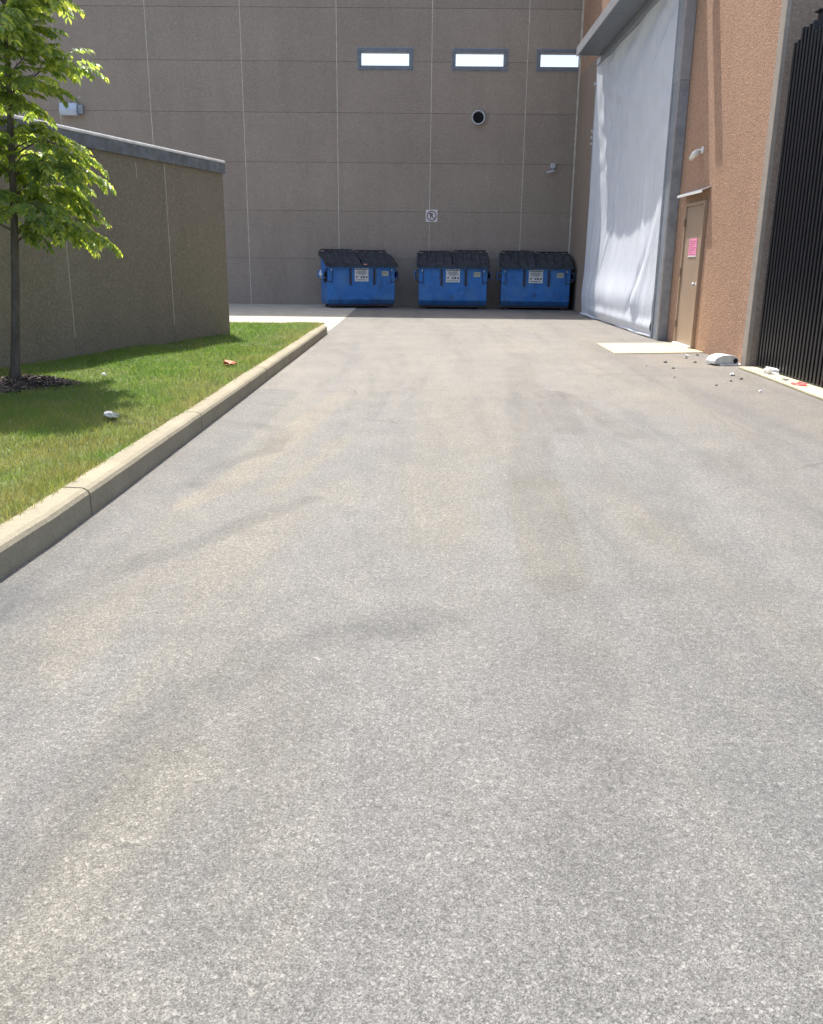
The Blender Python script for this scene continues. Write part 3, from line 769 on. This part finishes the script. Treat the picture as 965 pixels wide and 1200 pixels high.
# ------------------------------------------------------------------ dumpsters
def dumpster():
    W, D = .985, 1.18         # half width, depth; front face at y=0, local; rear at +D
    e = empty('dumpster', (0, 0, 0))
    # body: side profile (y, z), slightly sloped top, bevelled toe
    pr = [(.10, .10), (0, .24), (0, 1.20), (D, 1.50), (D, .10)]
    g = MB(); g.prism(pr, -W, W, lambda u, v, t: (t, u, v)); fixn(g.build('body', 'blue', e, bevel=.012))
    # top rim, stiffeners, side pockets
    g = MB(); g.box(-W-.025, W+.025, -.035, .0-.002, 1.12, 1.19); g.build('front_rim', 'blue', e, bevel=.006)
    for x in (-.33, .37):
        g = MB(); g.box(x-.028, x+.028, -.045, -.003, .66, 1.115); g.build('stiffener', 'rust', e, bevel=.008)
    for s in (-1, 1):
        g = MB(); a, b = sorted((s*(W+.002), s*(W+.13)))
        g.box(a, b, .12, D-.15, .84, .87); g.box(a, b, .12, D-.15, 1.02, 1.05)
        g.box(min(s*(W+.10), s*(W+.13)), max(s*(W+.10), s*(W+.13)), .12, D-.15, .8705, 1.0195)
        g.build('fork_pocket', 'blue', e, bevel=.005)
        pts = [(s*(W+.01), -.02, 1.10)]
        for q in range(9):
            a = math.pi*(q/8); pts.append((s*(W+.01+.085*math.sin(a)), -.02, .93+.15*math.cos(a)))
        pts.append((s*(W+.01), -.02, .76))
        g = MB(); g.tube(pts, .014, 8); g.build('lifting_loop', 'rust', e, smooth=True)
        g = MB(); g.box(min(s*W, s*(W-.10)), max(s*W, s*(W-.10)), -.012, -.002, .735, .755); g.build('weld_strap', 'rust', e)
        g = MB(); g.tube([(s*(W-.13), -.03, 1.10), (s*(W-.13), -.045, .85), (s*(W-.12), -.03, .70)], .009, 6); g.build('chain', 'rust', e)
        g = MB(); g.box(s*(W-.10)-.012, s*(W-.10)+.012, -.045, -.034, 1.05, 1.10); g.build('latch', 'offwhite', e)
    # lids: two moulded halves with ribs, front lip hanging over the rim
    for s in (-1, 1):
        x0, x1 = sorted((s*.006, s*(W+.06)))
        g = MB(); n = 26; m_ = 14
        for i in range(n+1):
            x = x0+(x1-x0)*i/n
            for j in range(m_+1):
                t = j/m_; yv = -.075+(D+.09)*t
                z = 1.255+.33*t + .028*(abs(((i % 6)-3))/3 > .5) + .018*math.sin(x*5+t*4+s)
                z += .02*math.sin(t*9+x*3)
                g.v.append((x, yv, z))
        for i in range(n):
            for j in range(m_):
                a = i*(m_+1)+j; g.f.append((a, a+m_+1, a+m_+2, a+1)); g.mi.append(0)
        # front lip and outer side lip
        for i in range(n):
            a, b = g.v[i*(m_+1)], g.v[(i+1)*(m_+1)]
            g.quad((a[0], a[1]-.012, 1.155+.012*math.sin(i*1.7)), (b[0], b[1]-.012, 1.155+.012*math.sin((i+1)*1.7)), b, a)
        io = n if s > 0 else 0
        for j in range(m_):
            a, b = g.v[io*(m_+1)+j], g.v[io*(m_+1)+j+1]
            g.quad(a, b, (b[0]+s*.012, b[1], b[2]-.11), (a[0]+s*.012, a[1], a[2]-.11))
        for i in range(n):
            a, b = g.v[i*(m_+1)+m_], g.v[(i+1)*(m_+1)+m_]
            g.quad(a, b, (b[0], b[1]+.01, b[2]-.10), (a[0], a[1]+.01, a[2]-.10))
        lid = g.build('lid', 'lid', e, smooth=False)
        so = lid.modifiers.new('thick', 'SOLIDIFY'); so.thickness = .012; so.offset = -1
        hb = MB(); hb.tube([(x0+.05, D+.015, 1.62), (x1-.05, D+.015, 1.62)], .022, 8); hb.build('hinge_rod', 'rust', lid)
    # labels
    lb = MB(); lb.box(-.20, .20, -.008, -.0022, .755, 1.115); lab = lb.build('label_plate', 'offwhite', e)
    g = MB(); rr = random.Random(4)
    rows = [(1.085, .030, .35), (1.040, .015, .28), (1.012, .015, .30), (.985, .015, .31), (.955, .015, .22)]
    for z, h, wd in rows:
        x = -wd/2
        while x < wd/2:
            l = rr.uniform(.025, .06); x2 = min(x+l, wd/2); g.box(x, x2, -.0098, -.0083, z-h/2, z+h/2); x = x2+.010
    for x in (-.16, -.03, .04, .12):
        g.box(x, x+rr.uniform(.03, .055), -.0098, -.0083, .875-rr.uniform(.02, .035), .875+rr.uniform(.015, .03))
    g.box(-.16, .15, -.0098, -.0083, .79, .805)
    g.build('lettering', 'inkg', lab)
    p = MB(); p.box(.60, .79, -.008, -.0022, .91, 1.045); pl_ = p.build('number_plate', 'plate', e)
    g = MB()
    for z in (1.01, .985, .955): g.box(.635, .745, -.0098, -.0083, z-.006, z+.004)
    g.build('lettering', 'inkg', pl_)
    # feet
    for s in (-1, 1):
        for yv in (.16, D-.16):
            g = MB(); g.box(s*(W-.16)-.06, s*(W-.16)+.06, yv-.05, yv+.05, .006, .098); g.build('foot', 'rust', e, bevel=.006)
    g = MB(); g.box(-W+.02, W-.02, .10, .16, .05, .0985); g.build('skid', 'rust', e)
    return e
def children(o): return [c for c in bpy.data.objects if c.parent == o]
def copy_tree(o, parent=None):
    c = o.copy(); col.objects.link(c)
    if parent: c.parent = parent
    for ch in children(o):
        if ch is not c: copy_tree(ch, c)
    return c
d1 = dumpster()
GR = 'blue dumpsters lined up along the back wall'
d2 = copy_tree(d1); d3 = copy_tree(d1)
phi = R(16)
d1.location = (-1.79, 25.80, 0); d1.rotation_euler.z = phi
d2.location = (.845, 25.84, 0); d2.rotation_euler.z = R(0)
d3.location = (3.235, 25.86, 0); d3.rotation_euler.z = R(-4)
tag(d1, 'turned blue dumpster with white sack bulging at its left side', 'dumpster', GR)
tag(d2, 'blue dumpster under the no parking sign, lid marked by a small upright red tag', 'dumpster', GR)
tag(d3, 'blue dumpster beside the white curtain with no red tag on its lid', 'dumpster', GR)
for d, a in ((d1, (.012, -.01)), (d2, (-.012, .022)), (d3, (.02, .004))):
    for q, l in enumerate(sorted([c for c in children(d) if c.name.startswith('lid')], key=lambda o: o.name)): l.rotation_euler.x = max(a[q], -.003)
# unique extras of the first and second
g = MB(); g.box(.04, .15, -.094, -.091, 1.215, 1.245); g.build('red_tag', 'red', d1)
g = MB(); g.box(.055, .135, -.097, -.0945, 1.222, 1.236, None); g.build('white_tag', 'white', d1)
g = MB(); g.box(.0, .055, -.094, -.091, 1.18, 1.275); o = g.build('red_tag', 'red', d2)
g = MB(); g.box(.012, .04, -.097, -.0945, 1.20, 1.255); g.build('white_tag', 'white', d2)
# dark opening and white sticker on the left side of the first dumpster
g = MB(); g.prism([(.02, 1.13), (-.02, .80), (.16, .70), (.30, .78), (.12, .98)], 0, .012, lambda u, v, t: (-.998-t, .12+u*1.6, v)); fixn(g.build('side_opening', 'dark', d1))
def lump(name, mat, loc, r, sc, seed, parent=None, sub=3, amp=.18, flat=True):
    import bmesh
    bm = bmesh.new(); bmesh.ops.create_icosphere(bm, subdivisions=sub, radius=r); rr = random.Random(seed)
    ph = [rr.uniform(0, 6) for _ in range(6)]
    for v in bm.verts:
        n = v.co.normalized()
        k = 1+amp*(math.sin(n.x*5+ph[0])*math.sin(n.y*6+ph[1])+.6*math.sin(n.z*9+ph[2]+n.x*7)+.4*math.sin(n.y*14+ph[3]))
        v.co = Vector((v.co.x*sc[0]*k, v.co.y*sc[1]*k, v.co.z*sc[2]*k))
    zmin = min(v.co.z for v in bm.verts)
    if flat:
        cut = zmin*.6
        for v in bm.verts: v.co.z = max(v.co.z, cut)-cut
    me = bpy.data.meshes.new(name); bm.to_mesh(me); bm.free(); me.materials.append(M[mat] if isinstance(mat, str) else mat)
    for p in me.polygons: p.use_smooth = sub > 2
    o = bpy.data.objects.new(name, me); o.location = loc; col.objects.link(o)
    if parent: o.parent = parent
    return o
tag(lump('plastic_sack', 'offwhite', (-2.93, 25.86, .93), .13, (.7, 1.2, .95), 3, flat=False, sub=2, amp=.3), 'white crumpled sack caught on the left side of the turned dumpster', 'sack')

# ------------------------------------------------------------------ white plastic housing lying by the wall
w = empty('plastic_housing', (4.17, 12.18, 0), R(14), 'white rounded plastic cover lying on the asphalt at the orange wall', 'cover')
g = MB(); n = 16
pf = [(.20*math.cos(a), .0) for a in ()]
def dome(u): return .075+.075*math.sqrt(max(0, 1-(u/.19)**2))
pr = [(-.19, .02)]+[(-.19+.38*i/n, .06+.085*math.sqrt(max(0, 1-((i/n)*2-1)**2))) for i in range(n+1)]+[(.19, .02)]
g.prism(pr, -.13, .13, lambda u, v, t: (u, t*(1-.12*abs(u)/.19), v)); fixn(g.build('shell', 'offwhite', w, bevel=.012))
g = MB(); g.lathe([(0, 0), (.035, 0)], (0, 0, 0), 'y', 16); g.build('opening', 'dark', w, loc=(.12, -.1345, .065))
g = MB(); g.box(-.12, .24, -.17, .13, .004, .019); g.build('base_flange', 'offwhite', w, bevel=.005)

# ------------------------------------------------------------------ small litter
def litter(name, mat, x, y, z, r, sc, seed, label, cat):
    o = lump(name, mat, (x, y, z), r, sc, seed, amp=.38, sub=2); o.rotation_euler = (.15*math.sin(seed), .2*math.cos(seed*2), seed); return tag(o, label, cat)
litter('paper_scrap', 'white', -2.42, 6.62, .155, .060, (1.5, .7, .40), 11, 'white crumpled paper on the grass, the largest scrap on the lawn', 'litter')
brown = plain('rust red wrapper', (.50, .16, .08), .6, var=.4, sc=20)
litter('wrapper', brown, -2.27, 10.2, .155, .07, (1.3, .9, .35), 12, 'orange brown torn wrapper on the grass near the kerb', 'litter')
litter('paper_scrap', 'white', -3.32, 9.0, .17, .022, (1, 1, .6), 13, 'tiny white speck of paper in the middle of the lawn', 'litter')
litter('paper_scrap', 'white', 4.36, 10.95, .03, .085, (1.0, 1.2, .55), 14, 'white crumpled bag at the far foot of the black gate', 'litter')
litter('paper_scrap', 'offwhite', 4.31, 10.35, .03, .04, (1.0, 1.2, .4), 15, 'small white scrap on the strip halfway along the gate foot', 'litter')
litter('wrapper', 'red', 4.30, 9.92, .03, .06, (.9, 1.6, .25), 16, 'red wrapper lying on the pale strip under the gate', 'litter')
litter('paper_scrap', 'white', 3.90, 10.98, 0, .04, (1.2, .8, .45), 17, 'white flat scrap on the asphalt between the cover and the gate', 'litter')
litter('paper_scrap', 'offwhite', 3.73, 9.55, 0, .022, (1, 1, .5), 18, 'pale chip on the asphalt nearest the camera by the gate', 'litter')
litter('paper_scrap', 'offwhite', 3.98, 13.2, 0, .03, (1, 1, .5), 19, 'pale chip on the asphalt left of the white plastic cover', 'litter')
ped = lump('pebble', 'stone', (3.43, 12.35, 0), .022, (1.2, 1, .7), 30, sub=2)
tag(ped, 'dark loose pebble on the asphalt by the orange wall', 'pebble', 'loose pebbles in front of the orange wall')
for i, (x, y, sc) in enumerate([(3.86, 12.39, .9), (3.90, 12.95, .8), (3.35, 11.64, .8), (3.88, 10.6, .9), (3.69, 10.4, .7), (3.39, 10.01, .6), (3.05, 11.9, .5), (4.2, 13.4, .9), (3.1, 10.7, .5)]):
    c = ped.copy(); col.objects.link(c); c.location = (x, y, 0); c.scale = (sc, sc, sc); c.rotation_euler.z = i*1.3

# ------------------------------------------------------------------ tree
TX, TY = -3.965, 8.36
def tree():
    e = empty('young_tree', (TX, TY, LZ), 0, 'young slender tree with drooping green leaves rising from mulch at left', 'tree')
    rr = random.Random(21)
    def trunk_at(z): return Vector((.02*math.sin(z*1.1)+.102*z, .04*math.sin(z*.8+1)-.03, z))
    zs = [i*.2 for i in range(27)]
    rad = [max(.007, .044*(1-z/5.6)**.85 + (.018*math.exp(-z*9))) for z in zs]
    g = MB(); g.tube([trunk_at(z) for z in zs], rad, 12); 
    branches = []
    # (height of base, azimuth deg [0 = +x, right], length, rise, droop)
    spec = []
    main = [(1.40, -8, .86, .00, .09), (1.66, 12, .64, .0, .14), (1.90, -14, .60, .02, .14), (1.9, 5, .72, .05, .10), (2.12, -6, .48, .04, .07), (2.55, 6, .66, .28, .10),
            (2.68, -22, .50, .22, .1), (2.9, -10, .34, .22, .05), (3.1, 10, .30, .26, .05), (3.35, -4, .32, .30, .05), (1.52, -40, .70, .0, .14), (2.05, 40, .70, .08, .14), (2.45, -48, .6, .2, .1), (1.42, 32, .55, .0, .12)]
    for m in main: spec.append(m)
    for k in range(36):
        z = 1.32+3.6*(k+.5)/36+rr.uniform(-.08, .08)
        az = 60+k*137.5 % 260 + rr.uniform(-12, 12)
        L = (1.0 if z < 3 else 1.0-(z-3)*.40)*rr.uniform(.6, 1.05)
        spec.append((z, az, max(.25, L), .05+.25*(z-1.2)/2*L, rr.uniform(.08, .16)))
    for k in range(38):
        z = 1.42+3.4*(k+.5)/38+rr.uniform(-.08, .08)
        spec.append((z, k*137.5, rr.uniform(.18, .42), rr.uniform(.02, .22), rr.uniform(.04, .1)))
    leaves = MB()
    def leaflet(p, d, up, L, W):
        d = d.normalized(); s = d.cross(up)
        if s.length < .05: s = Vector((1, 0, 0))
        s.normalize(); nrm = s.cross(d).normalized()
        i = len(leaves.v); fold = nrm*(W*.35)
        a = p; b = p+d*L*.38; c = p+d*L*.72-nrm*L*.05; t = p+d*L-nrm*L*.16
        leaves.v += [tuple(a), tuple(b+s*W+fold), tuple(b), tuple(b-s*W+fold), tuple(c+s*W*.72+fold*.6), tuple(c), tuple(c-s*W*.72+fold*.6), tuple(t)]
        for f in ((0, 2, 1), (0, 3, 2), (1, 2, 5, 4), (2, 3, 6, 5), (4, 5, 7), (5, 6, 7)):
            leaves.f.append(tuple(i+q for q in f)); leaves.mi.append(0)
    def compound(p, d, L):
        # drooping rachis with paired leaflets
        d = d.normalized(); n = rr.randint(5, 7); q = p.copy(); pts = [q.copy()]
        for j in range(n):
            d = (d+Vector((0, 0, -.13))).normalized(); q = q+d*(L/n); pts.append(q.copy())
            s = d.cross(Vector((0, 0, 1)))
            if s.length < .05: s = Vector((1, 0, 0))
            s.normalize()
            for sg in (-1, 1):
                dd = (s*sg*1.0+d*.55+Vector((0, 0, -.45+rr.uniform(-.25, .2)))).normalized()
                nn = Vector((rr.uniform(-.5, .5), rr.uniform(-.5, .5), 1)).normalized()
                l = rr.uniform(.062, .092)*(1-.3*abs(j/n-.4)); leaflet(q, dd, nn, l, l*rr.uniform(.24, .32))
        leaflet(q, (d+Vector((0, 0, -.2))), Vector((rr.uniform(-.4, .4), rr.uniform(-.4, .4), 1)), .075, .018)
        tw.tube(pts, .0014, 3, cap=False)
    tw = MB()
    for (z0, az, L, dz, arch) in spec:
        a = R(az); h = Vector((math.cos(a), math.sin(a), 0)); p0 = trunk_at(z0)
        n = 9; pts = []
        for k in range(n+1):
            t = k/n
            p = p0+h*(L*t)+Vector((0, 0, dz*t+arch*4*t*(1-t)*(1.25-.5*t))) + Vector((rr.uniform(-1, 1), rr.uniform(-1, 1), rr.uniform(-1, 1)))*.012
            pts.append(p)
        r0 = .004+.006*L
        g.tube(pts, [r0*(1-.8*k/n) for k in range(n+1)], 6)
        nt = int(7+L*9)
        for j in range(nt):
            t = .16+.84*(j+rr.random()*.6)/nt; f = t*n; i = min(n-1, int(f)); p = pts[i].lerp(pts[i+1], f-i)
            tang = (pts[i+1]-pts[i]).normalized()
            sg = 1 if j % 2 else -1
            s = tang.cross(Vector((0, 0, 1))).normalized()*sg
            d = (tang*rr.uniform(.5, 1.1)+s*rr.uniform(.4, 1.1)*(1-.5*t)+Vector((0, 0, rr.uniform(-.15, .35)))).normalized()
            if t < .75 and L > .45:
                l2 = rr.uniform(.10, .24)*(1.15-.5*t)
                q = p+d*l2; tw.tube([p, p.lerp(q, .5)+Vector((0, 0, .01)), q], [.003, .0022, .0014], 4, cap=False)
                compound(q, d, rr.uniform(.15, .23))
                if rr.random() < .45: compound(p.lerp(q, .5), (d+s*.6), rr.uniform(.12, .17))
            else: compound(p, d, rr.uniform(.12, .19))
        compound(pts[-1], (pts[-1]-pts[-2]), .2)
    g.build('trunk', 'bark', e, smooth=True)
    tw.build('twigs', 'bark', e)
    leaves.build('crown', 'leaf', e)
    print('leaf faces', len(leaves.f))
tree()

def mulch():
    e = empty('mulch_ring', (TX, TY, LZ), 0, 'dark wood chip mulch heaped round the foot of the tree', 'mulch')
    g = MB(); n = 36; rr = random.Random(8)
    for ring_ in range(9):
        r = .50*ring_/8
        for j in range(n):
            a = 2*math.pi*j/n; k = 1+.16*math.sin(3*a+1)+.1*math.sin(7*a)
            x, y = r*k*math.cos(a)+.10, r*k*math.sin(a)*.9
            g.v.append((x, y, .085*(1-(r/.50)**1.6)+rr.uniform(-.01, .012)-(.01 if ring_ == 8 else 0)))
    for q in range(8):
        for j in range(n):
            g.f.append((q*n+j, q*n+(j+1) % n, (q+1)*n+(j+1) % n, (q+1)*n+j)); g.mi.append(0)
    g.build('mound', 'mulch', e)
    c = MB()
    for _ in range(420):
        a = rr.uniform(0, 6.28); r = .52*math.sqrt(rr.random()); x, y = r*math.cos(a)+.10, r*math.sin(a)*.9
        z = .085*max(0, 1-(r/.5)**1.6)+.012
        m = Matrix.Translation((x, y, z)) @ Matrix.Rotation(rr.uniform(0, 3.1), 4, 'Z') @ Matrix.Rotation(rr.uniform(-.8, .8), 4, 'X') @ Matrix.Rotation(rr.uniform(-.6, .6), 4, 'Y')
        l = rr.uniform(.012, .035); c.cur = 0
        c.box(-l, l, -l*.35, l*.35, -.003, .003, m)
    o = c.build('chips', 'mulch', e); o['kind'] = 'stuff'
mulch()

# ------------------------------------------------------------------ camera, world, light
cam = bpy.data.cameras.new('camera'); co = bpy.data.objects.new('camera', cam); col.objects.link(co)
cam.sensor_fit = 'VERTICAL'; cam.sensor_height = 36; cam.lens = 1012/1200*36; cam.clip_end = 3000; cam.clip_start = .05
Rm = Matrix.Rotation(R(.62), 4, 'Z') @ Matrix.Rotation(R(90-16.24), 4, 'X') @ Matrix.Rotation(R(.6), 4, 'Z')
co.matrix_world = Matrix.Translation((0, 0, 1.35)) @ Rm
scene.camera = co

SE, SA = R(66.5), R(23)        # elevation; azimuth measured from +Y towards -X
sun_dir = Vector((-math.sin(SA)*math.cos(SE), math.cos(SA)*math.cos(SE), math.sin(SE)))
sl = bpy.data.lights.new('sun', 'SUN'); sl.energy = 4.1; sl.angle = R(.55); sl.color = (1, .955, .89)
so = bpy.data.objects.new('sun', sl); col.objects.link(so); so.rotation_euler = sun_dir.to_track_quat('Z', 'Y').to_euler(); so.location = (0, 0, 30)
world = bpy.data.worlds.new('World'); scene.world = world; world.use_nodes = True
nt = world.node_tree; bg = nt.nodes['Background']; sky = nt.nodes.new('ShaderNodeTexSky'); sky.sky_type = 'NISHITA'
sky.sun_disc = False; sky.sun_elevation = SE; sky.sun_rotation = -SA; sky.dust_density = 4.0; sky.air_density = 1.0
nt.links.new(sky.outputs[0], bg.inputs[0]); bg.inputs[1].default_value = .15
scene.view_settings.view_transform = 'Standard'; scene.view_settings.look = 'None'
scene.view_settings.exposure = .82; scene.view_settings.gamma = 1
scene.render.engine = 'CYCLES'
